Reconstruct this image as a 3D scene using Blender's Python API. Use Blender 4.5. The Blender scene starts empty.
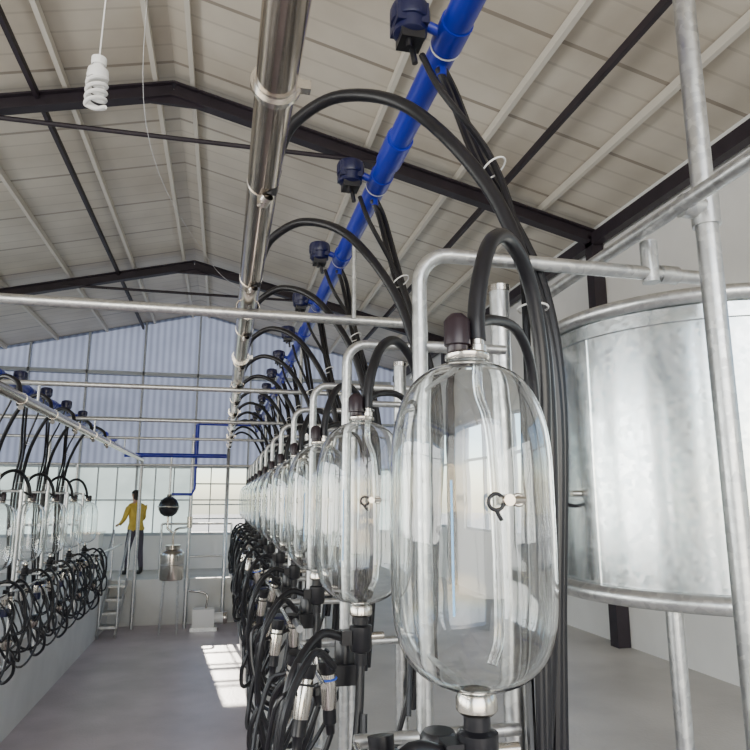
import bpy, math, random, bmesh
from mathutils import Vector, Matrix
random.seed(3)
OFF=Vector((0,0,1.45))      # platform (cow standing) level is world z=0
# ---------------------------------------------------------------- materials
def nt(name):
    m=bpy.data.materials.new(name); m.use_nodes=True
    return m,m.node_tree,m.node_tree.nodes['Principled BSDF']
def mat(name,col,rough=.5,metal=0.,var=0.,scale=5.,bump=0.,bscale=40.,col2=None,**kw):
    m,t,p=nt(name)
    p.inputs['Base Color'].default_value=(*col,1)
    p.inputs['Roughness'].default_value=rough
    p.inputs['Metallic'].default_value=metal
    for k,v in kw.items(): p.inputs[k.replace('_',' ')].default_value=v
    tc=t.nodes.new('ShaderNodeTexCoord')
    if var>0 or col2:
        n=t.nodes.new('ShaderNodeTexNoise'); n.inputs['Scale'].default_value=scale; n.inputs['Detail'].default_value=6
        r=t.nodes.new('ShaderNodeValToRGB')
        c2=col2 or tuple(max(0,c*(1-var)) for c in col)
        r.color_ramp.elements[0].color=(*c2,1); r.color_ramp.elements[1].color=(*col,1)
        r.color_ramp.elements[0].position=.35; r.color_ramp.elements[1].position=.65
        t.links.new(tc.outputs['Object'],n.inputs['Vector']); t.links.new(n.outputs['Fac'],r.inputs['Fac'])
        t.links.new(r.outputs['Color'],p.inputs['Base Color'])
    if bump>0:
        n=t.nodes.new('ShaderNodeTexNoise'); n.inputs['Scale'].default_value=bscale
        b=t.nodes.new('ShaderNodeBump'); b.inputs['Strength'].default_value=bump; b.inputs['Distance'].default_value=.01
        t.links.new(tc.outputs['Object'],n.inputs['Vector']); t.links.new(n.outputs['Fac'],b.inputs['Height']); t.links.new(b.outputs['Normal'],p.inputs['Normal'])
    return m
def galv(name,c1,c2,scale,rough=.35,rv=.1,wave=0):
    m,t,p=nt(name); p.inputs['Metallic'].default_value=.95
    tc=t.nodes.new('ShaderNodeTexCoord'); v=t.nodes.new('ShaderNodeTexVoronoi'); v.inputs['Scale'].default_value=scale
    s=t.nodes.new('ShaderNodeSeparateColor'); r=t.nodes.new('ShaderNodeValToRGB')
    r.color_ramp.elements[0].color=(*c1,1); r.color_ramp.elements[1].color=(*c2,1)
    mr=t.nodes.new('ShaderNodeMapRange'); mr.inputs['To Min'].default_value=rough-rv; mr.inputs['To Max'].default_value=rough+rv
    t.links.new(tc.outputs['Object'],v.inputs['Vector']); t.links.new(v.outputs['Color'],s.inputs[0])
    t.links.new(s.outputs[0],r.inputs['Fac']); t.links.new(r.outputs['Color'],p.inputs['Base Color'])
    t.links.new(s.outputs[1],mr.inputs['Value']); t.links.new(mr.outputs['Result'],p.inputs['Roughness'])
    if wave:
        n=t.nodes.new('ShaderNodeTexNoise'); n.inputs['Scale'].default_value=3.5; n.inputs['Detail'].default_value=2
        b=t.nodes.new('ShaderNodeBump'); b.inputs['Strength'].default_value=wave; b.inputs['Distance'].default_value=.02
        mp=t.nodes.new('ShaderNodeMapping'); mp.inputs['Scale'].default_value=(1.6,1.6,.5)
        t.links.new(tc.outputs['Object'],mp.inputs[0]); t.links.new(mp.outputs[0],n.inputs['Vector']); t.links.new(n.outputs['Fac'],b.inputs['Height']); t.links.new(b.outputs['Normal'],p.inputs['Normal'])
    return m
def transl(name,col,mixf=.6,ribs=0,lo=.72):
    m=bpy.data.materials.new(name); m.use_nodes=True; t=m.node_tree; t.nodes.clear()
    o=t.nodes.new('ShaderNodeOutputMaterial'); mx=t.nodes.new('ShaderNodeMixShader'); mx.inputs[0].default_value=mixf
    d=t.nodes.new('ShaderNodeBsdfDiffuse'); tr=t.nodes.new('ShaderNodeBsdfTranslucent')
    tc=t.nodes.new('ShaderNodeTexCoord'); n=t.nodes.new('ShaderNodeTexNoise'); n.inputs['Scale'].default_value=.8; n.inputs['Detail'].default_value=5
    r=t.nodes.new('ShaderNodeValToRGB'); r.color_ramp.elements[0].position=.3; r.color_ramp.elements[1].position=.7
    r.color_ramp.elements[0].color=(*[c*lo for c in col],1); r.color_ramp.elements[1].color=(*col,1)
    t.links.new(tc.outputs['Object'],n.inputs['Vector']); t.links.new(n.outputs['Fac'],r.inputs['Fac'])
    src=r.outputs['Color']
    if ribs:
        wv=t.nodes.new('ShaderNodeTexWave'); wv.inputs['Scale'].default_value=ribs; wv.inputs['Distortion'].default_value=.3
        m2=t.nodes.new('ShaderNodeMix'); m2.data_type='RGBA'; m2.blend_type='MULTIPLY'; m2.inputs[0].default_value=.3
        t.links.new(tc.outputs['Object'],wv.inputs['Vector']); t.links.new(src,m2.inputs[6]); t.links.new(wv.outputs['Color'],m2.inputs[7]); src=m2.outputs[2]
    t.links.new(src,d.inputs[0]); t.links.new(src,tr.inputs[0])
    t.links.new(d.outputs[0],mx.inputs[1]); t.links.new(tr.outputs[0],mx.inputs[2]); t.links.new(mx.outputs[0],o.inputs[0])
    return m
M={}
M['glass']=mat('jar_glass',(.975,.992,.99),.0,0,bump=.22,bscale=7,IOR=1.52,Transmission_Weight=1.)
M['black']=mat('black_rubber',(.006,.006,.009),.34)
M['dplastic']=mat('dark_brown_plastic',(.018,.009,.014),.35)
M['steel']=mat('stainless_steel',(.66,.62,.56),.2,1.,var=.2,scale=3)
M['pipe']=mat('milkline_steel',(.55,.48,.41),.18,1.,var=.25,scale=4)
M['galv']=galv('galvanised_pipe',(.50,.51,.52),(.66,.67,.66),60,.36,.07)
M['tank']=galv('tank_galvanised',(.66,.73,.76),(.84,.88,.89),60,.22,.05,wave=.16)
M['blue']=mat('blue_pvc',(.010,.024,.42),.28,var=.25,scale=2)
M['navy']=mat('navy_plastic',(.005,.007,.045),.35)
M['white']=mat('white_plastic',(.8,.8,.78),.35)
M['beam']=mat('painted_steel_beam',(.026,.018,.026),.55,var=.3)
M['wall']=mat('wall_paint',(.84,.84,.82),.7,var=.1,scale=1.5)
M['pitwall']=mat('pit_wall_paint',(.66,.66,.63),.6,var=.12,scale=2)
M['floor']=mat('concrete_platform',(.58,.56,.53),.5,var=.25,scale=1.3,bump=.3)
M['pitfloor']=mat('pit_concrete',(.55,.48,.51),.36,var=.25,scale=1.6,bump=.3)
M['frame']=mat('window_frame_grey',(.42,.46,.50),.5)
M['purlin']=mat('light_purlin',(.66,.62,.54),.5)
M['trans']=transl('translucent_sheet_blue',(.27,.31,.44),.32,ribs=2.2)
M['frost']=transl('frosted_pane',(.54,.66,.66),.5,lo=.5)
M['skin']=mat('skin',(.50,.30,.21),.5); M['jacket']=mat('yellow_jacket',(.62,.44,.06),.7,var=.2,scale=8)
M['trouser']=mat('dark_trousers',(.07,.06,.08),.8); M['hair']=mat('dark_hair',(.015,.012,.01),.6); M['shoe']=mat('rubber_boot',(.02,.02,.02),.4)
M['gauge']=mat('dark_bowl',(.02,.02,.025),.15); M['ground']=mat('yard_ground',(.40,.39,.36),.9,var=.3,scale=.5)
M['blueclip']=mat('blue_clip',(.03,.1,.6),.4); M['scale']=mat('scale_strip',(.25,.5,.8),.4)
# ceiling: insulated sheet with ribs and seams
m,t,p=nt('ceiling_sheet'); M['ceil']=m; p.inputs['Roughness'].default_value=.42
tc=t.nodes.new('ShaderNodeTexCoord'); sx=t.nodes.new('ShaderNodeSeparateXYZ'); t.links.new(tc.outputs['Object'],sx.inputs[0])
def mth(op,a,b=None):
    n=t.nodes.new('ShaderNodeMath'); n.operation=op
    for i,v in enumerate((a,b)):
        if v is None: continue
        if isinstance(v,(int,float)): n.inputs[i].default_value=v
        else: t.links.new(v,n.inputs[i])
    return n.outputs[0]
seam=mth('LESS_THAN',mth('FRACT',mth('DIVIDE',sx.outputs[1],1.0)),.04)
rib=mth('LESS_THAN',mth('FRACT',mth('DIVIDE',sx.outputs[1],.25)),.10)
n=t.nodes.new('ShaderNodeTexNoise'); n.inputs['Scale'].default_value=.9; n.inputs['Detail'].default_value=5
t.links.new(tc.outputs['Object'],n.inputs['Vector'])
r=t.nodes.new('ShaderNodeValToRGB'); r.color_ramp.elements[0].color=(.47,.415,.335,1); r.color_ramp.elements[1].color=(.66,.605,.51,1)
r.color_ramp.elements[0].position=.3; r.color_ramp.elements[1].position=.7
t.links.new(n.outputs['Fac'],r.inputs['Fac'])
mx=t.nodes.new('ShaderNodeMix'); mx.data_type='RGBA'; mx.inputs[7].default_value=(.22,.18,.14,1)
t.links.new(r.outputs['Color'],mx.inputs[6]); t.links.new(mth('MAXIMUM',mth('MULTIPLY',seam,.75),mth('MULTIPLY',rib,.25)),mx.inputs[0]); t.links.new(mx.outputs[2],p.inputs['Base Color'])
# ---------------------------------------------------------------- mesh builder
def catmull(pts,n=8):
    P=[Vector(p) for p in pts]; P=[P[0]*2-P[1]]+P+[P[-1]*2-P[-2]]; out=[]
    for i in range(1,len(P)-2):
        a,b,c,d=P[i-1:i+3]
        for k in range(n):
            s=k/n
            out.append(.5*((2*b)+(c-a)*s+(2*a-5*b+4*c-d)*s*s+(3*b-a-3*c+d)*s**3))
    out.append(P[-2]); return out
class MB:
    def __init__(s): s.v=[];s.f=[];s.m=[];s.mats=[]
    def mi(s,m):
        if m not in s.mats: s.mats.append(m)
        return s.mats.index(m)
    def tube(s,pts,r,m,seg=10,smooth=0,cap=True):
        if smooth: pts=catmull(pts,smooth)
        P=[Vector(p) for p in pts]; n=len(P); k=s.mi(m)
        R=r if isinstance(r,(list,tuple)) else [r]*n
        T=[(P[min(i+1,n-1)]-P[max(i-1,0)]).normalized() for i in range(n)]
        u=T[0].orthogonal().normalized(); b0=len(s.v)
        for i in range(n):
            if i: u=(u-T[i]*u.dot(T[i])).normalized()
            w=T[i].cross(u)
            for j in range(seg):
                a=2*math.pi*j/seg; s.v.append(P[i]+(u*math.cos(a)+w*math.sin(a))*R[i])
        for i in range(n-1):
            for j in range(seg):
                j2=(j+1)%seg
                s.f.append((b0+i*seg+j,b0+i*seg+j2,b0+(i+1)*seg+j2,b0+(i+1)*seg+j)); s.m.append(k)
        if cap:
            s.f.append(tuple(b0+j for j in reversed(range(seg)))); s.m.append(k)
            s.f.append(tuple(b0+(n-1)*seg+j for j in range(seg))); s.m.append(k)
        return s
    def ring(s,c,R,r,m,seg=48,axis=(0,0,1)):
        q=Vector(axis).to_track_quat('Z','Y')
        pts=[Vector(c)+q@Vector((R*math.cos(2*math.pi*i/seg),R*math.sin(2*math.pi*i/seg),0)) for i in range(seg)]
        k=s.mi(m); b0=len(s.v); ax=Vector(axis).normalized(); sg=10
        for p in pts:
            d=(p-Vector(c)).normalized()
            for j in range(sg):
                a=2*math.pi*j/sg; s.v.append(p+(d*math.cos(a)+ax*math.sin(a))*r)
        for i in range(seg):
            for j in range(sg):
                i2=(i+1)%seg;j2=(j+1)%sg
                s.f.append((b0+i*sg+j,b0+i2*sg+j,b0+i2*sg+j2,b0+i*sg+j2)); s.m.append(k)
        return s
    def lathe(s,prof,c,m,seg=32,closed=False,axis=None):
        k=s.mi(m); b0=len(s.v); n=len(prof)
        q=Vector(axis).to_track_quat('Z','Y') if axis else None
        for (r,z) in prof:
            for j in range(seg):
                a=2*math.pi*j/seg; p=Vector((max(r,1e-5)*math.cos(a),max(r,1e-5)*math.sin(a),z))
                if q: p=q@p
                s.v.append(p+Vector(c))
        for i in range(n if closed else n-1):
            i2=(i+1)%n
            for j in range(seg):
                j2=(j+1)%seg
                s.f.append((b0+i*seg+j,b0+i*seg+j2,b0+i2*seg+j2,b0+i2*seg+j)); s.m.append(k)
        return s
    def box(s,lo,hi,m):
        k=s.mi(m); b=len(s.v)
        for z in (lo[2],hi[2]):
            for x,y in ((lo[0],lo[1]),(hi[0],lo[1]),(hi[0],hi[1]),(lo[0],hi[1])): s.v.append(Vector((x,y,z)))
        for f in ((0,3,2,1),(4,5,6,7),(0,1,5,4),(1,2,6,5),(2,3,7,6),(3,0,4,7)): s.f.append(tuple(b+i for i in f)); s.m.append(k)
        return s
    def beam(s,p0,p1,w,h,m,up=(0,0,1)):
        p0=Vector(p0);p1=Vector(p1);d=(p1-p0).normalized(); sd=d.cross(Vector(up)).normalized(); u=sd.cross(d)
        k=s.mi(m); b=len(s.v)
        for p in (p0,p1):
            for a,c in ((-1,-1),(1,-1),(1,1),(-1,1)): s.v.append(p+sd*a*w/2+u*c*h/2)
        for f in ((0,1,2,3),(7,6,5,4),(0,4,5,1),(1,5,6,2),(2,6,7,3),(3,7,4,0)): s.f.append(tuple(b+i for i in f)); s.m.append(k)
        return s
    def poly(s,pts,m):
        k=s.mi(m); b=len(s.v); s.v+= [Vector(p) for p in pts]; s.f.append(tuple(range(b,b+len(pts)))); s.m.append(k); return s
    def mesh(s,name,org=(0,0,0)):
        o=Vector(org); me=bpy.data.meshes.new(name); me.from_pydata([tuple(v-o) for v in s.v],[],s.f)
        for m in s.mats: me.materials.append(M[m])
        me.polygons.foreach_set('material_index',s.m)
        bm=bmesh.new(); bm.from_mesh(me); bmesh.ops.recalc_face_normals(bm,faces=bm.faces); bm.to_mesh(me); bm.free()
        me.polygons.foreach_set('use_smooth',[True]*len(me.polygons)); me.set_sharp_from_angle(angle=math.radians(42)); me.update()
        return me
    def obj(s,name,org=(0,0,0),parent=None):
        return place(s.mesh(name,org),name,org,parent=parent)
COL=bpy.context.scene.collection
def place(me,name,loc,parent=None,rotz=0):
    o=bpy.data.objects.new(name,me); COL.objects.link(o)
    if parent: o.parent=parent; o.location=loc
    else: o.location=Vector(loc)+OFF
    o.rotation_euler[2]=rotz; return o
def empty(name,loc,rotz=0):
    o=bpy.data.objects.new(name,None); COL.objects.link(o); o.location=Vector(loc)+OFF; o.rotation_euler[2]=rotz; o.empty_display_size=.1; return o
# ---------------------------------------------------------------- room
XL,XR,XC=-5.35,4.05,-.65; Y0,Y1=-4.,15.; PF=-2.23; PL=-1.45
PX0,PX1,PYE=-1.92,.36,13.0
rz=lambda x:4.05-.247*abs(x-XC)
cz=lambda x:rz(x)+.20
MB().box((PX0,Y0,PF-.1),(PX1,PYE,PF),'pitfloor').obj('floor_pit')
b=MB(); b.box((PX1+.12,Y0,PL-.12),(XR,Y1,PL),'floor'); b.box((XL,Y0,PL-.12),(PX0-.12,Y1,PL),'floor'); b.box((PX0-.12,PYE+.12,PL-.12),(PX1+.12,Y1,PL),'floor'); b.obj('floor')
MB().box((PX1,Y0,PF-.1),(PX1+.12,PYE,PL+.05),'pitwall').obj('wall_pit_right')
MB().box((PX0-.12,Y0,PF-.1),(PX0,PYE,PL+.05),'pitwall').obj('wall_pit_left')
MB().box((PX0-.12,PYE,PF-.1),(PX1+.12,PYE+.12,PL+.02),'pitwall').obj('wall_pit_end')
b=MB()
b.poly([(XL-.3,Y0,cz(XL-.3)),(XC,Y0,cz(XC)),(XC,Y1+.2,cz(XC)),(XL-.3,Y1+.2,cz(XL-.3))],'ceil')
b.poly([(XC,Y0,cz(XC)),(XR+.3,Y0,cz(XR+.3)),(XR+.3,Y1+.2,cz(XR+.3)),(XC,Y1+.2,cz(XC))],'ceil')
b.obj('ceiling')
b=MB()
for x in [XC+d for d in (-4,-3,-2,-1,-.18,.18,1,2,3,4)]:
    b.beam((x,Y0,cz(x)-.05),(x,Y1,cz(x)-.05),.045,.08,'purlin')
b.obj('ceiling_purlins')
b=MB()
for x in (-1.89,2.75): b.beam((x,Y0,rz(x)+.06),(x,Y1,rz(x)+.06),.04,.07,'beam')
b.beam((XR-.1,Y0,rz(XR)-.02),(XR-.1,Y1,rz(XR)-.02),.1,.14,'beam'); b.beam((XL+.1,Y0,rz(XL)-.02),(XL+.1,Y1,rz(XL)-.02),.1,.14,'beam')
b.obj('dark_roof_beams')
for yt in (1.1,6.2,11.3):
    b=MB()
    for xa in (XL+.08,XR-.08):
        for dz,w,h in ((0,.02,.15),(.07,.12,.018),(-.07,.12,.018)):
            b.beam((xa,yt,rz(xa)+dz),(XC,yt,rz(XC)+dz),w,h,'beam')
        b.beam((xa,yt,PL),(xa,yt,rz(xa)),.14,.14,'beam',up=(0,1,0))
    b.box((XC-.35,yt-.02,rz(XC)-.16),(XC+.35,yt+.02,rz(XC)),'beam')
    b.tube([(XC-2.1,yt,rz(XC-2.1)),(XC+2.1,yt,rz(XC+2.1))],.024,'beam',8)
    b.obj('roof_truss')
def sidewall(name,x0,x1,wins,top,z0,z1):
    b=MB(); b.box((x0,Y0,PL-.12),(x1,Y1,z0),'wall'); b.box((x0,Y0,z1),(x1,Y1,top),'wall'); y=Y0
    for a,c in wins: b.box((x0,y,z0),(x1,a,z1),'wall'); y=c
    b.box((x0,y,z0),(x1,Y1,z1),'wall'); b.obj(name)
rw=[(-3,-1),(0,2.4),(6.9,8.6),(9.0,10.8),(11.8,14)]; lw=[(-3,-.5),(0,3),(3.5,6),(7,10),(11,14)]
sidewall('wall_right',XR,XR+.15,rw,cz(XR),-.5,1.3); sidewall('wall_left',XL-.15,XL,lw,cz(XL),-.5,1.6)
def win(name,x,y0,y1,z0,z1):
    e=empty(name,(x,(y0+y1)/2,(z0+z1)/2)); b=MB(); h=(y1-y0)/2; k=(z1-z0)/2
    for yy in (-h+.02,0,h-.02): b.box((-.03,yy-.02,-k),(.03,yy+.02,k),'frame')
    for zz in (-k+.02,k*.3,k-.02): b.box((-.03,-h,zz-.02),(.03,h,zz+.02),'frame')
    b.obj('frame',parent=e)
i=1
for a,c in rw: win('window_%d'%i,XR+.08,a,c,-.5,1.3); i+=1
for a,c in lw: win('window_%d'%i,XL-.08,a,c,-.5,1.6); i+=1
# far wall
zb,zt=-.72,.72
MB().box((XL,Y1,PL-.12),(XR,Y1+.12,zb),'wall').obj('wall_far')
b=MB(); b.poly([(XL,Y1+.06,zt),(XR,Y1+.06,zt),(XR,Y1+.06,cz(XR)),(XC,Y1+.06,cz(XC)),(XL,Y1+.06,cz(XL))],'trans'); b.obj('wall_far_translucent_sheets')
nb=8; bw=(XR-XL)/nb; b=MB()
for k in range(nb+1):
    x=XL+k*bw; b.box((x-.02,Y1-.02,zb),(x+.02,Y1+.1,min(cz(x)-.02,9)),'frame')
for z in (zb,zt,1.75): b.box((XL,Y1-.02,z-.03),(XR,Y1+.1,z+.03),'frame')
b.box((XL,Y1+.0,-.015),(XR,Y1+.08,.015),'frame')
b.box((XL+.2,Y1-.02,2.72),(XR-.2,Y1+.1,2.80),'frame')
b.obj('wall_far_frame')
for k in range(nb):
    x=XL+k*bw; e=empty('window_%d'%i,(x+bw/2,Y1+.05,0)); i+=1
    b=MB()
    for q in (.33,.66): b.box((-bw/2+bw*q-.012,-.03,zb),(-bw/2+bw*q+.012,.03,zt),'frame')
    b.obj('mullions',parent=e)
    if k!=4: MB().poly([(-bw/2,.02,zb),(bw/2,.02,zb),(bw/2,.02,zt),(-bw/2,.02,zt)],'frost').obj('pane',parent=e)
    else:
        b=MB()
        for z in (-.4,-.1,.35): b.box((-bw/2,-.02,z-.015),(bw/2,.02,z+.015),'frame')
        b.obj('bars',parent=e)
# near wall with big opening
b=MB(); b.box((XL,Y0-.12,PL-.12),(XL+1.2,Y0,rz(XL)),'wall'); b.box((XR-1.2,Y0-.12,PL-.12),(XR,Y0,rz(XR)),'wall')
b.poly([(XL,Y0-.06,rz(XL)),(XR,Y0-.06,rz(XR)),(XR,Y0-.06,cz(XR)),(XC,Y0-.06,cz(XC)),(XL,Y0-.06,cz(XL))],'wall'); b.obj('wall_near')
MB().poly([(-60,-60,PL-.2),(60,-60,PL-.2),(60,-4.2,PL-.2),(-60,-4.2,PL-.2)],'ground').poly([(-60,15.2,PL-.2),(60,15.2,PL-.2),(60,80,PL-.2),(-60,80,PL-.2)],'ground').poly([(-60,-4.2,PL-.2),(XL-.15,-4.2,PL-.2),(XL-.15,15.2,PL-.2),(-60,15.2,PL-.2)],'ground').poly([(XR+.15,-4.2,PL-.2),(60,-4.2,PL-.2),(60,15.2,PL-.2),(XR+.15,15.2,PL-.2)],'ground').obj('yard_ground')
# ---------------------------------------------------------------- stall equipment (origin = jar axis at jar 1)
JX,JY,SP=.42,1.08,.93
out=[(.020,-.335),(.020,-.318),(.032,-.306),(.064,-.297),(.095,-.279),(.118,-.252),(.132,-.215),(.138,-.17),(.140,-.10),(.140,.04),(.138,.09),(.132,.132),(.121,.168),(.105,.197),(.086,.217),(.065,.230),(.046,.238),(.034,.243),(.033,.250)]
th=.003
inn=[]
for k,(r,z) in enumerate(out):
    a=out[max(k-1,0)]; c=out[min(k+1,len(out)-1)]; dx,dz=c[0]-a[0],c[1]-a[1]; L=math.hypot(dx,dz) or 1
    inn.append((r-th*dz/L,z+th*dx/L))
def dens(p,n=4):
    v=catmull([(a,0,b) for a,b in p],n); return [(q.x,q.z) for q in v]
jar_me=MB().lathe(dens(out)+dens(inn)[::-1],(0,0,0),'glass',72,closed=True).mesh('glass_vessel')
b=MB()
b.lathe([(0,.246),(.038,.246),(.040,.249),(.040,.256),(.036,.26),(0,.26)],(0,0,0),'steel')
b.lathe([(.017,.257),(.019,.262),(.019,.272),(.024,.274),(.024,.318),(.020,.324),(.012,.332),(0,.332)],(-.018,0,0),'dplastic',20)
b.tube([(-.018,0,.30),(.004,.03,.305)],.012,'dplastic')
b.lathe([(.017,.257),(.017,.275),(.013,.277),(.013,.30)],(.020,0,0),'steel',18)
b.lathe([(.0,-.310),(.03,-.310),(.034,-.318),(.034,-.336),(.028,-.342),(.0,-.342)],(0,0,0),'steel',24)
b.lathe([(.022,-.342),(.022,-.365),(.034,-.37),(.034,-.43),(.03,-.44),(.018,-.445),(.018,-.48),(0,-.48)],(0,0,0),'black',20)
b.box((-.06,-.02,-.42),(-.03,.02,-.38),'black'); b.tube([(.03,0,-.40),(.07,0,-.40)],.011,'steel')
dd=Vector((-.55,-.84,0)).normalized()*.1415
b.beam(dd+Vector((0,0,-.17)),dd+Vector((0,0,.03)),.0035,.0012,'scale',up=(dd.x,dd.y,0))
fit_me=b.mesh('fittings')
b=MB(); b.tube([(.020,0,.246),(.020,0,.19),(.045,.01,.1),(.05,.01,-.2),(.03,0,-.27)],.009,'glass',10,smooth=5)
inner_me=b.mesh('drop_tube')
b=MB(); d=Vector((-.03,-1,0)).normalized(); p=d*.141
b.tube([p,p+d*.03],.009,'steel'); b.tube([p+d*.02+Vector((-.012,0,0)),p+d*.02+Vector((.03,.004,0))],.006,'steel')
b.ring(tuple(p+d*.02+Vector((-.018,0,-.003))),.012,.003,'black',20,axis=d); b.ring(tuple(p+d*.015+Vector((.020,0,0))),.008,.003,'steel',16,axis=d)
b.tube([p+d*.02+Vector((-.018,0,-.016)),p+d*.02+Vector((-.010,0,-.03))],.003,'black')
clip_me=b.mesh('sample_valve')
def frame(xe,stub,PLz=PL,low=False):
    b=MB(); g='galv'
    y=.32
    if low: b.tube([(.01,y,PLz),(.01,y,.36)],.018,g,14)
    else:
        pts=[(.01,y,PLz),(.01,y,.50)]+[(.01+.075*(1-math.cos(a)),y,.50+.075*math.sin(a)) for a in [math.pi/2*k/6 for k in range(1,7)]]+[(xe-JX,y,.575)]
        b.tube(pts,.018,g,14)
    b.tube([(.22,y+.02,PLz),(.22,y+.02,.50)],.024,g,16); b.tube([(.22,y+.02,.50),(.22,y+.02,.515)],.027,'steel',16)
    b.tube([(.22,y,.35),(.01,y,.35)],.012,g); b.tube([(.22,y,-.48),(-.14,y,-.48)],.014,g)
    for z in (.253,-.327):
        b.tube([(0.01,y,z),(0.005,.034,z)],.007,g)
    for xx,yy,r in ((.01,y,.045),(.22,y+.02,.05)): b.lathe([(0,PLz+.008),(r,PLz+.008),(r,PLz),(0,PLz)],(xx,yy,0),g,20)
    if stub:
        b.tube([(.635,y,.55),(.635,y,.66)],.022,g,14); b.tube([(xe-JX-.14,y,.575),(xe-JX-.09,y,.575)],.024,g,14)
    return b.mesh('stall_pipe_frame')
DZ=-.27; XS=-1.38
frA=frame(1.22,True); frB=frame(.95,False); frC=frame(.95,False,PL-DZ,True)
L=lambda pts:[(x-JX,y-JY,z) for x,y,z in pts]
def hoses(var):
    b=MB(); j=lambda a:random.uniform(-a,a)
    arch=[(.11,1.95,.96),(.125,1.90,1.06),(.17,1.84,1.15),(.30,1.75,1.20),(.47,1.6,1.09),(.63,1.45,.80),(.70,1.37,.50),(.72,1.35,.22),(.70,1.36,-.3),(.66,1.38,-.7)]
    b.tube(L(arch),.0185,'black',12,smooth=7)
    a2=[(.60,1.72,1.32),(.63,1.70,1.22),(.655,1.6,.98),(.68,1.48,.75),(.735,1.40,.5),(.755,1.37,.2),(.73,1.38,-.3),(.70,1.38,-.8)]
    b.tube(L(a2),.012,'black',8,smooth=6)
    b.tube([(p[0]+.022+j(.006),p[1]+.01,p[2]+.012) for p in L(a2)],.012,'black',8,smooth=6)
    a3=[(.52,1.62,1.28),(.56,1.58,1.15),(.66,1.5,.9),(.70,1.42,.62),(.69,1.40,.3),(.67,1.40,-.3),(.62,1.3,-.7)]
    b.tube([(p[0]+j(.01),p[1],p[2]) for p in L(a3)],.010,'black',8,smooth=6)
    h=[(.440,1.08,.285),(.442,1.085,.335),(.460,1.10,.42),(.50,1.14,.505),(.56,1.2,.545),(.625,1.26,.52),(.67,1.30,.44),(.70,1.33,.25),(.685,1.34,-.1),(.66,1.33,-.55)]
    b.tube(L(h),.0165,'black',12,smooth=7)
    h=[(.42,1.10,.305),(.50,1.16,.35),(.60,1.24,.35),(.66,1.3,.25),(.665,1.32,0),(.65,1.32,-.5)]
    b.tube(L(h),.011,'black',10,smooth=6)
    for p,ax in (((.705,1.375,.45),(0,.1,1)),((.66,1.47,.86),(.4,-.3,-.8))):
        b.ring((p[0]-JX,p[1]-JY,p[2]),.036,.0025,'white',20,axis=ax)
    b.tube(L([(.085,1.98,.935),(.10,1.95,.95)]),.02,'steel',12)
    b.tube(L([(.105,1.95,.955),(.12,1.92,1.03)]),.022,'black',12)
    return b.mesh('hose_bundle')
hz=[hoses(k) for k in range(3)]
def cluster(var):
    b=MB(); j=lambda a:random.uniform(-a,a)
    b.tube([(-.14,-.2,-.48),(-.14,.3,-.48)],.008,'steel')
    cx,cy,czz=-.13+j(.02),.02+j(.03),-.86+j(.03)
    b.lathe([(0,-.05),(.03,-.045),(.045,-.02),(.048,.005),(.05,.01),(.05,.02),(.03,.04),(.012,.05),(0,.05)],(cx,cy,czz),'steel',20)
    b.lathe([(.035,.028),(.036,.05),(.02,.06),(0,.06)],(cx,cy,czz),'black',16)
    for k in range(4):
        y=-.17+.14*k+j(.015); x=-.14+(.035 if k%2 else -.04); tx,ty=j(.05),j(.05)
        t0=Vector((x,y,-.46+j(.04))); t1=Vector((x+tx,y+ty,-.66)); D=(t1-t0).normalized()
        b.tube([t0,t0+D*.03,t0+D*.035,t0+D*.17,t0+D*.175,t0+D*.20],[.026,.024,.021,.019,.014,.012],'black',14)
        b.tube([t0+D*.036,t0+D*.06,t0+D*.12,t0+D*.138],[.0215,.024,.022,.018],'steel',14)
        b.ring(tuple(t0+D*.05),.0245,.003,'blueclip' if k==var%4 else 'black',16,axis=D)
        e=t0+D*.2
        b.tube([e,e+Vector((-.03,0,-.08)),e+Vector((-.07+j(.03),j(.05),-.20)),((e.x+cx)/2-.10,(e.y+cy)/2,-.98+j(.05)),(cx-.04,cy,-.93),(cx,cy,-.88)],.0105,'black',8,smooth=5)
        b.tube([t0+D*.06+Vector((-.02,0,0)),t0+D*.1+Vector((-.07,j(.03),0)),(cx-.12+j(.03),(e.y+cy)/2,-.76),(cx,cy,-.81)],.007,'black',8,smooth=5)
    b.tube([(0,0,-.47),(-.01,-.02,-.62),(-.05,-.06,-.9),(-.12,-.05,-1.12+j(.05)),(-.22,0,-1.1),(-.22,.04,-.95),(cx,cy,-.9)],.0135,'black',10,smooth=6)
    b.tube([(-.05,0,-.40),(-.13,-.02,-.39),(-.22,-.06+j(.04),-.5),(-.25,-.1,-.75),(-.20,-.06,-1.0),(-.1,0,-1.1),(0,.12,-1.0),(.05,.2,-.7)],.013,'black',10,smooth=6)
    b.tube([(.24,.27,-.6),(.12,.28,-.95),(-.08,.25,-1.2),(-.2,.2,-1.05),(-.2,.12,-.8),(cx,cy,-.8)],.010,'black',8,smooth=6)
    b.tube([(-.05,.31,-.5),(-.12,.33,-.62),(-.2,.28+j(.05),-.8),(-.24,.2,-.62),(-.17,.12,-.5)],.010,'black',8,smooth=6)
    b.tube([(-.10,-.12,-.45),(-.17,-.2,-.40),(-.25,-.25,-.55),(-.24,-.2,-.8),(-.12,-.15,-.95),(-.02,-.1,-.8),(0,-.05,-.6)],.011,'black',8,smooth=6)
    b.box((-.19,-.02,-.52),(-.10,.06,-.485),'white' if var==1 else 'navy'); b.lathe([(0,-.03),(.03,-.03),(.033,0),(.03,.03),(0,.03)],(-.17,.2,-.60),'navy',16)
    b.box((-.06,.09,-.56),(.03,.19,-.50),'black'); b.lathe([(0,-.06),(.035,-.06),(.035,.02),(.028,.03),(0,.03)],(-.02,.14,-.44),'black',16)
    return b.mesh('milking_cluster')
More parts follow.
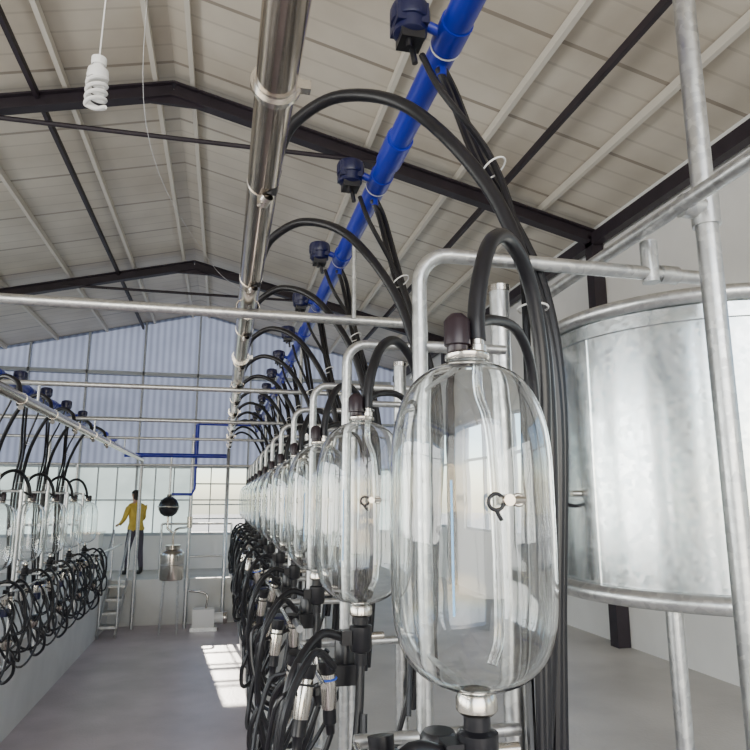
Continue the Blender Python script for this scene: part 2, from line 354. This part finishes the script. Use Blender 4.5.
cl=[cluster(k) for k in range(4)]
b=MB()
b.lathe([(0,-.055),(.035,-.055),(.05,-.045),(.052,-.01),(.058,-.008),(.06,.0),(.06,.03),(.055,.045),(.03,.055),(0,.055)],(0,0,0),'navy',20)
b.box((-.05,-.045,-.03),(.045,.045,.035),'navy'); b.box((-.035,-.035,-.075),(.035,.035,-.03),'black')
b.tube([(.04,0,0),(.10,0,-.02)],.016,'blue'); b.tube([(0.01,.02,-.06),(.02,.02,-.12)],.009,'black'); b.tube([(-.01,-.02,-.06),(-.01,-.02,-.10)],.009,'black')
pul_me=b.mesh('pulsator')
def stall(y,side,k):
    if side>0: loc=Vector((JX,y,0)); r=0
    else: loc=Vector((XS-JX,y,DZ)); r=math.pi
    e=empty('milk_recorder_jar',loc,r)
    place(jar_me,'glass_vessel',(0,0,0),e); place(fit_me,'fittings',(0,0,0),e); place(inner_me,'drop_tube',(0,0,0),e)
    place(clip_me,'sample_valve',(0,0,0),e,rotz=0 if side>0 else math.pi*.8)
    place((frA if k==0 else frB) if side>0 else frC,'stall_pipe_frame',loc,rotz=r)
    place(hz[k%3],'hose_bundle',loc,rotz=r); place(cl[k%4],'milking_cluster',loc,rotz=r)
    q=Matrix.Rotation(r,4,'Z')@Vector((.06,.54,1.385)); place(pul_me,'pulsator',loc+q,rotz=r)
for k in range(12): stall(JY+SP*k,1,k)
for k in range(3,10): stall(JY+SP*k+.35,-1,k)
def ypipe(name,x,z,r,m,ya,yb,mod=None,seg=28):
    b=MB(); b.tube([(x,ya,z),(x,yb,z)],r,m,seg)
    if mod: mod(b)
    return b.obj(name)
def mod_r(b):
    x,z=.085,1.0
    for y in (1.42,4.6,7.6,10.6):
        b.tube([(x,y,z),(x,y+.05,z)],.055,'steel',28); b.tube([(x,y+.018,z),(x,y+.032,z)],.062,'steel',28); b.box((x+.05,y+.01,z-.012),(x+.085,y+.035,z+.012),'steel')
    for k in range(13):
        y=1.97+SP*k
        if y<12.8: b.tube([(x,y-.012,z),(x,y+.012,z)],.0525,'steel',24); b.tube([(x,y,z-.04),(x,y,z-.075)],.018,'steel',12)
    b.tube([(x,12.93,z),(x,13.0,z-.02),(x,12.93,z-.1),(x,12.93,PF)],.035,'galv',14)
ypipe('milkline_pipe',.085,1.0,.05,'pipe',-1.,13.,mod_r)
XP=XS-.085; ZP=1+DZ
def mod_l(b):
    for k in range(3,10):
        y=JY*2+SP*k+.35-1.97; b.tube([(XP,y-.02,ZP),(XP,y+.02,ZP)],.044,'steel',20)
    b.tube([(XP,12.6,ZP),(XP,12.68,ZP-.03),(XP,12.7,ZP-.1),(XP,12.7,PF)],.03,'galv',14)
ypipe('milkline_pipe',XP,ZP,.04,'pipe',-1.,12.65,mod_l)
def mod_b(x,z):
    def f(b):
        for k in range(-1,13):
            y=JY+.54+SP*k
            b.tube([(x,y-.05,z),(x,y+.05,z)],.050,'blue',24); b.ring((x,y+.06,z),.047,.003,'white',24,axis=(0,1,0))
            b.tube([(x,y+.1,z-.03),(x,y+.1,z-.075)],.016,'blue',12)
        for y in (2.3,5.3,8.3,11.3): b.tube([(x,y-.09,z),(x,y+.09,z)],.053,'blue',24)
    return f
ypipe('blue_vacuum_pipe',.61,1.37,.045,'blue',-1.,13.,mod_b(.61,1.37))
ypipe('blue_vacuum_pipe',XS-.61,1.37+DZ,.045,'blue',-1.,11.5,mod_b(XS-.61,1.37+DZ))
ypipe('cluster_rail',.32,-.50,.014,'galv',2.7,12.6,None,12)
ypipe('cluster_rail',XS-.32,-.50+DZ,.014,'galv',3,12.6,None,12)
for y,z,r,x1 in ((3.2,.915,.026,1.0),(5.6,.92,.021,1.0),(8.0,.92,.021,1.2),(10.4,.92,.021,1.2),(12.4,.62,.02,.9)):
    b=MB(); b.tube([(XL,y,z),(x1,y,z)],r,'galv',14)
    b.tube([(x1,y,z),(x1,y,PL)],r,'galv',12)
    b.tube([(-2.5,y,z),(-2.5,y,PL)],r,'galv',12)
    if z>.7:
        b.ring((.085,y,z+.03),.058,.004,'steel',20,axis=(0,1,0))
        b.tube([(.62,y-.03,z),(.62,y-.03,1.32)],.012,'galv',8); b.tube([(XP,y,z),(XP,y,ZP)],.01,'galv',8)
    b.obj('cross_pipe_rail')
b=MB(); b.tube([(-1.75,12.5,.80),(.05,12.5,.80)],.04,'blue',16); b.tube([(-.5,12.5,.80),(-.5,12.5,1.37),(-.45,12.5,1.40),(.61,12.5,1.40)],.035,'blue',16)
b.tube([(-.5,12.5,.8),(-.5,12.5,.2),(-.55,12.5,.1),(-.9,12.5,.1)],.025,'blue',16); b.obj('blue_header_pipe')
# ---------------------------------------------------------------- right foreground pole, diagonal pipe, tank
b=MB(); b.tube([(1.063,1.2,PL),(1.063,1.2,3.73)],.025,'galv',20); b.lathe([(0,PL+.01),(.08,PL+.01),(.08,PL),(0,PL)],(1.063,1.2,0),'galv',20)
b.tube([(1.063,1.2,.62),(1.063,1.2,.70)],.031,'galv',20)
b.obj('galvanised_post')
b=MB(); b.tube([(1.0,-.6,.695),(1.0,1.85,.655)],.018,'galv',16); b.tube([(1.0,1.2,.665),(1.055,1.2,.665)],.028,'galv',14); b.obj('handrail_pipe')
TX,TY,TR=1.62,1.95,.50; T0,T1=-.285,.60
e=empty('galvanised_tank',(TX,TY,0))
b=MB(); b.lathe([(0,T0),(TR,T0),(TR,T0+.01),(TR,T1-.01),(TR,T1),(TR-.01,T1),(TR-.012,T0+.03),(0,T0+.03)],(0,0,0),'tank',96)
b.tube([(TR*math.cos(3.35)*1.002,TR*math.sin(3.35)*1.002,T0),(TR*math.cos(3.35)*1.002,TR*math.sin(3.35)*1.002,T1)],.003,'tank',6)
b.obj('shell',parent=e)
b=MB(); b.ring((0,0,T1-.02),TR+.018,.022,'galv',96); b.ring((0,0,T0+.01),TR+.018,.026,'galv',96); b.lathe([(TR+.002,T1-.09),(TR+.008,T1-.088),(TR+.008,T1-.045),(TR+.002,T1-.04)],(0,0,0),'tank',96)
b.obj('rim_rings',parent=e)
b=MB()
for a in (3.78,5.6,1.2):
    x,y=math.cos(a)*(TR-.03),math.sin(a)*(TR-.03); b.tube([(x,y,T0+.0),(x,y,PL)],.023,'galv',14); b.lathe([(0,PL+.008),(.05,PL+.008),(.05,PL),(0,PL)],(x,y,0),'galv',16)
b.obj('legs',parent=e)
b=MB(); b.tube([(-TR-.0,.0,-.02),(-TR-.05,-.0,-.02),(-TR-.05,.0,-.1)],.006,'black',8,smooth=4); b.tube([(-TR,-.03,.02),(-TR-.03,-.03,.02)],.010,'steel',10)
b.obj('side_valve',parent=e)
# ---------------------------------------------------------------- hanging CFL bulb
lx,ly,lz=-.345,1.56,.995
b=MB(); N=120
for ph in (0,math.pi):
    b.tube([(lx+.022*math.cos(ph+k/N*4*math.pi),ly+.022*math.sin(ph+k/N*4*math.pi),lz-.045+.075*k/N) for k in range(N+1)],.0052,'white',8)
b.tube([(lx-.022,ly,lz-.045),(lx,ly,lz-.052),(lx+.022,ly,lz-.045)],.0052,'white',8,smooth=5)
b.lathe([(0,.025),(.024,.025),(.026,.035),(.024,.052),(.015,.058),(.0135,.075),(.0,.075)],(lx,ly,lz),'white',24)
b.lathe([(.016,.065),(.018,.07),(.018,.085),(.006,.092),(0,.092)],(lx,ly,lz),'white',20)
b.tube([(lx,ly,lz+.09),(lx+.01,ly,lz+1.),(lx,ly,cz(lx)-.0)],.002,'white',6,smooth=6); b.obj('spiral_light_bulb')
b=MB(); b.tube([(-.33,1.9,cz(-.33)),(-.31,2.0,2.2),(-.33,2.3,1.35),(-.1,2.7,1.0),(.085,3.0,.95)],.0012,'galv',6,smooth=8); b.obj('hanging_wire')
# ---------------------------------------------------------------- far end objects
b=MB()
cx,cy=-.80,12.15
b.lathe([(0,-1.35),(.19,-1.35),(.20,-1.33),(.20,-.93),(.195,-.90),(.17,-.87),(.12,-.84),(.12,-.80),(.135,-.79),(.135,-.77),(0,-.76)],(cx,cy,0),'steel',32)
b.ring((cx,cy,-1.1),.203,.008,'steel',32)
for a in (.8,2.4,3.9,5.5): b.tube([(cx+.16*math.cos(a),cy+.16*math.sin(a),-1.35),(cx+.2*math.cos(a),cy+.2*math.sin(a),PF)],.015,'galv',8)
b.tube([(cx,cy,-.77),(cx,cy,-.6),(cx+.05,cy,-.5),(cx+.2,cy+.2,-.48)],.02,'steel',10,smooth=4)
b.obj('steel_receiver_can')
b=MB(); b.tube([(-.56,12.6,PF),(-.56,12.6,1.2)],.035,'galv',14); b.tube([(-.56,12.6,-.5),(-.56,12.6,-.3)],.05,'steel',14); b.tube([(-.56,12.6,-1.6),(-.56,12.6,-1.4)],.05,'galv',14); b.tube([(-.56,12.6,-1.0),(.05,12.6,-1.0)],.022,'galv',10); b.obj('vertical_riser_pipe')
b=MB()
b.lathe([(0,-.18),(.08,-.165),(.14,-.12),(.175,-.05),(.18,0),(.175,.05),(.14,.12),(.08,.165),(.04,.18),(.04,.22),(0,.22)],(-.93,12.45,-.12),'gauge',32)
b.ring((-.93,12.45,-.12),.183,.012,'steel',32); b.tube([(-.93,12.45,.08),(-.93,12.45,.76)],.02,'galv',10); b.tube([(-.93,12.45,-.3),(-.93,12.45,-.5),(-.8,12.4,-.6)],.02,'steel',10)
b.obj('round_sanitary_trap')
b=MB()
b.box((-.45,12.2,PF),(.0,12.5,PF+.06),'galv'); b.box((-.42,12.22,PF+.06),(-.05,12.48,PF+.36),'white'); b.tube([(-.05,12.35,PF+.2),(.10,12.35,PF+.2)],.09,'white',20); b.lathe([(0,0),(.10,0),(.11,.03),(.10,.07),(0,.08)],(.1,12.35,PF+.2),'steel',20,axis=(1,0,0)); b.tube([(-.2,12.35,PF+.36),(-.2,12.35,PF+.6),(-.5,12.45,PF+.65)],.02,'steel',10,smooth=4)
b.obj('milk_pump')
b=MB()
for k in range(4): b.box((-1.90,12.05+.22*k,PF+.19*k+.13),(-1.62,min(12.31+.22*k,12.97),PF+.19*k+.17),'galv')
for x in (-1.90,-1.62):
    b.beam((x,11.9,PF+.02),(x,12.95,PF+.80),.03,.12,'galv'); b.tube([(x,12.0,PF+.1),(x,12.0,PF+.95),(x,12.95,PL+.9),(x,12.95,PL)],.018,'galv',10)
b.obj('pit_steps')
b=MB()
for x in (-3.6,-2.6,-1.1,.2): b.tube([(x,13.3,PL),(x,13.3,PL+1.0)],.02,'galv',10)
b.tube([(-3.6,13.3,PL+1.0),(-2.6,13.3,PL+1.0)],.02,'galv',10); b.tube([(-1.1,13.3,PL+1.0),(.2,13.3,PL+1.0)],.02,'galv',10); b.tube([(-3.6,13.3,PL+.5),(-2.6,13.3,PL+.5)],.02,'galv',10); b.obj('platform_railing')
# ---------------------------------------------------------------- person (about 1.6 m)
def person(loc,rot):
    V=[];E=[];Rr=[]
    def add(p,r,par=None):
        V.append(p); Rr.append(r)
        if par is not None: E.append((par,len(V)-1))
        return len(V)-1
    pel=add((0,0,.90),(.15,.11)); wa=add((.01,0,1.02),(.14,.105),pel); ch=add((.03,0,1.2),(.165,.115),wa); sh=add((.04,0,1.32),(.13,.09),ch)
    nk=add((.055,0,1.40),(.05,.05),sh); hb=add((.075,0,1.47),(.065,.06),nk); hd=add((.08,0,1.55),(.08,.075),hb); ht=add((.075,0,1.61),(.05,.05),hd)
    for s in (1,-1):
        a=add((.04,.16*s,1.32),(.065,.065),sh); el=add((.08,.22*s,1.08),(.048,.048),a); w=add((.28,.17*s,.98),(.034,.034),el); h=add((.33,.16*s,.975),(.034,.024),w); h2=add((.37,.155*s,.965),(.036,.02),h)
        for q,(dy,ln) in enumerate(((-.024,.055),(-.008,.065),(.008,.062),(.024,.05))):
            f1=add((.395,.155*s+dy,.96),(.009,.009),h2); f2=add((.395+ln*.5,.155*s+dy*1.1,.945),(.0085,.0085),f1); add((.395+ln*.75,.155*s+dy*1.1,.915),(.008,.008),f2)
        t1=add((.35,.155*s-.03*s,.955),(.010,.010),h); add((.375,.155*s-.045*s,.935),(.009,.009),t1)
    for s in (1,-1):
        hp=add((0,.09*s,.84),(.095,.095),pel); kn=add((.03+.06*s,.10*s,.48),(.062,.062),hp); an=add((-.02+.08*s,.105*s,.10),(.045,.045),kn); bl=add((.0+.08*s,.105*s,.045),(.048,.04),an); add((.13+.08*s,.11*s,.035),(.042,.032),bl)
    me=bpy.data.meshes.new('body'); me.from_pydata(V,E,[]); o=bpy.data.objects.new('body',me); COL.objects.link(o)
    sk=o.modifiers.new('s','SKIN')
    for i_,r_ in enumerate(Rr): me.skin_vertices[0].data[i_].radius=r_
    me.skin_vertices[0].data[0].use_root=True
    sb=o.modifiers.new('u','SUBSURF'); sb.levels=2; sb.render_levels=2
    dg=bpy.context.evaluated_depsgraph_get(); m2=bpy.data.meshes.new_from_object(o.evaluated_get(dg)); bpy.data.objects.remove(o)
    for mm in ('jacket','trouser','skin','hair','shoe'): m2.materials.append(M[mm])
    for p in m2.polygons:
        c=p.center; p.use_smooth=True
        p.material_index = 4 if c.z<.14 else (2 if (c.x>.29 and .85<c.z<1.03) else (1 if c.z<.86 else (2 if c.z>1.385 else 0)))
        if c.z>1.45 and (c.z>1.585 or c.x<.055): p.material_index=3
    e=empty('farm_worker',loc,rot); m2.name='body'; place(m2,'body',(0,0,0),e)
    b=MB()
    b.lathe([(0,-.01),(.008,-.006),(.01,.0),(.004,.02),(0,.03)],(.158,0,1.535),'skin',10)
    for s in (1,-1):
        b.lathe([(0,-.009),(.007,-.005),(.009,0),(.007,.005),(0,.009)],(.143,.028*s,1.56),'hair',10); b.lathe([(0,-.03),(.012,-.02),(.016,0),(.012,.02),(0,.03)],(.075,.078*s,1.545),'skin',10)
    b.beam((.148,-.02,1.50),(.148,.02,1.50),.01,.006,'hair')
    b.lathe([(.087,0),(.084,.03),(.065,.06),(.03,.075),(0,.078)],(.072,0,1.575),'hair',20)
    b.lathe([(.062,-.02),(.058,.02),(.068,.02),(.072,-.02)],(.055,0,1.385),'jacket',20,closed=True); b.lathe([(.155,0),(.16,.0),(.165,.05),(.15,.05)],(0,0,.86),'jacket',24,closed=True)
    b.obj('head_details',parent=e)
person((-1.66,14.1,PL),math.radians(130))
b=MB(); b.box((-2.75,13.85,PL),(-2.3,14.35,PL+.8),'white'); b.box((-2.8,13.8,PL+.8),(-2.27,14.4,PL+.84),'steel'); b.obj('work_bench')
# ---------------------------------------------------------------- light
w=bpy.data.worlds.new('World'); bpy.context.scene.world=w; w.use_nodes=True; t=w.node_tree
bg=t.nodes['Background']; sky=t.nodes.new('ShaderNodeTexSky'); sky.sky_type='NISHITA'; sky.sun_disc=False; sky.sun_elevation=math.radians(35); sky.sun_rotation=math.radians(180); sky.air_density=1.0; sky.dust_density=.8
t.links.new(sky.outputs[0],bg.inputs[0]); bg.inputs[1].default_value=.42
def sun(e,col,rot):
    l=bpy.data.lights.new('sun','SUN'); l.energy=e; l.angle=.01; l.color=col; o=bpy.data.objects.new('sun',l); COL.objects.link(o); o.rotation_euler=rot; o.location=(0,20,12)
sun(13,(1,.92,.80),(math.radians(-68),0,math.radians(6)))
def area(name,loc,rot,sx_,sy_,e,col=(1,1,1)):
    l=bpy.data.lights.new(name,'AREA'); l.shape='RECTANGLE'; l.size=sx_; l.size_y=sy_; l.energy=e; l.color=col
    o=bpy.data.objects.new(name,l); COL.objects.link(o); o.location=Vector(loc)+OFF; o.rotation_euler=rot
area('doorway_fill_lamp',(-.65,Y0-.2,.6),(math.radians(90),0,0),6.5,3.6,270,(1,.95,.86))  # added area lamp outside the unseen near opening, brightens the interior
area('left_window_fill_lamp',(XL-.2,2,.5),(0,math.radians(-90),0),2,8,400,(1,.98,.93))  # added lamp behind the unseen left windows, for fill and the tank highlight
# ---------------------------------------------------------------- camera
c=bpy.data.cameras.new('camera'); c.sensor_width=36; c.lens=650/750*36; c.clip_start=.05; o=bpy.data.objects.new('camera',c); COL.objects.link(o)
o.location=OFF; o.rotation_euler=(math.radians(90+10.88),0,math.radians(-13.0)); bpy.context.scene.camera=o
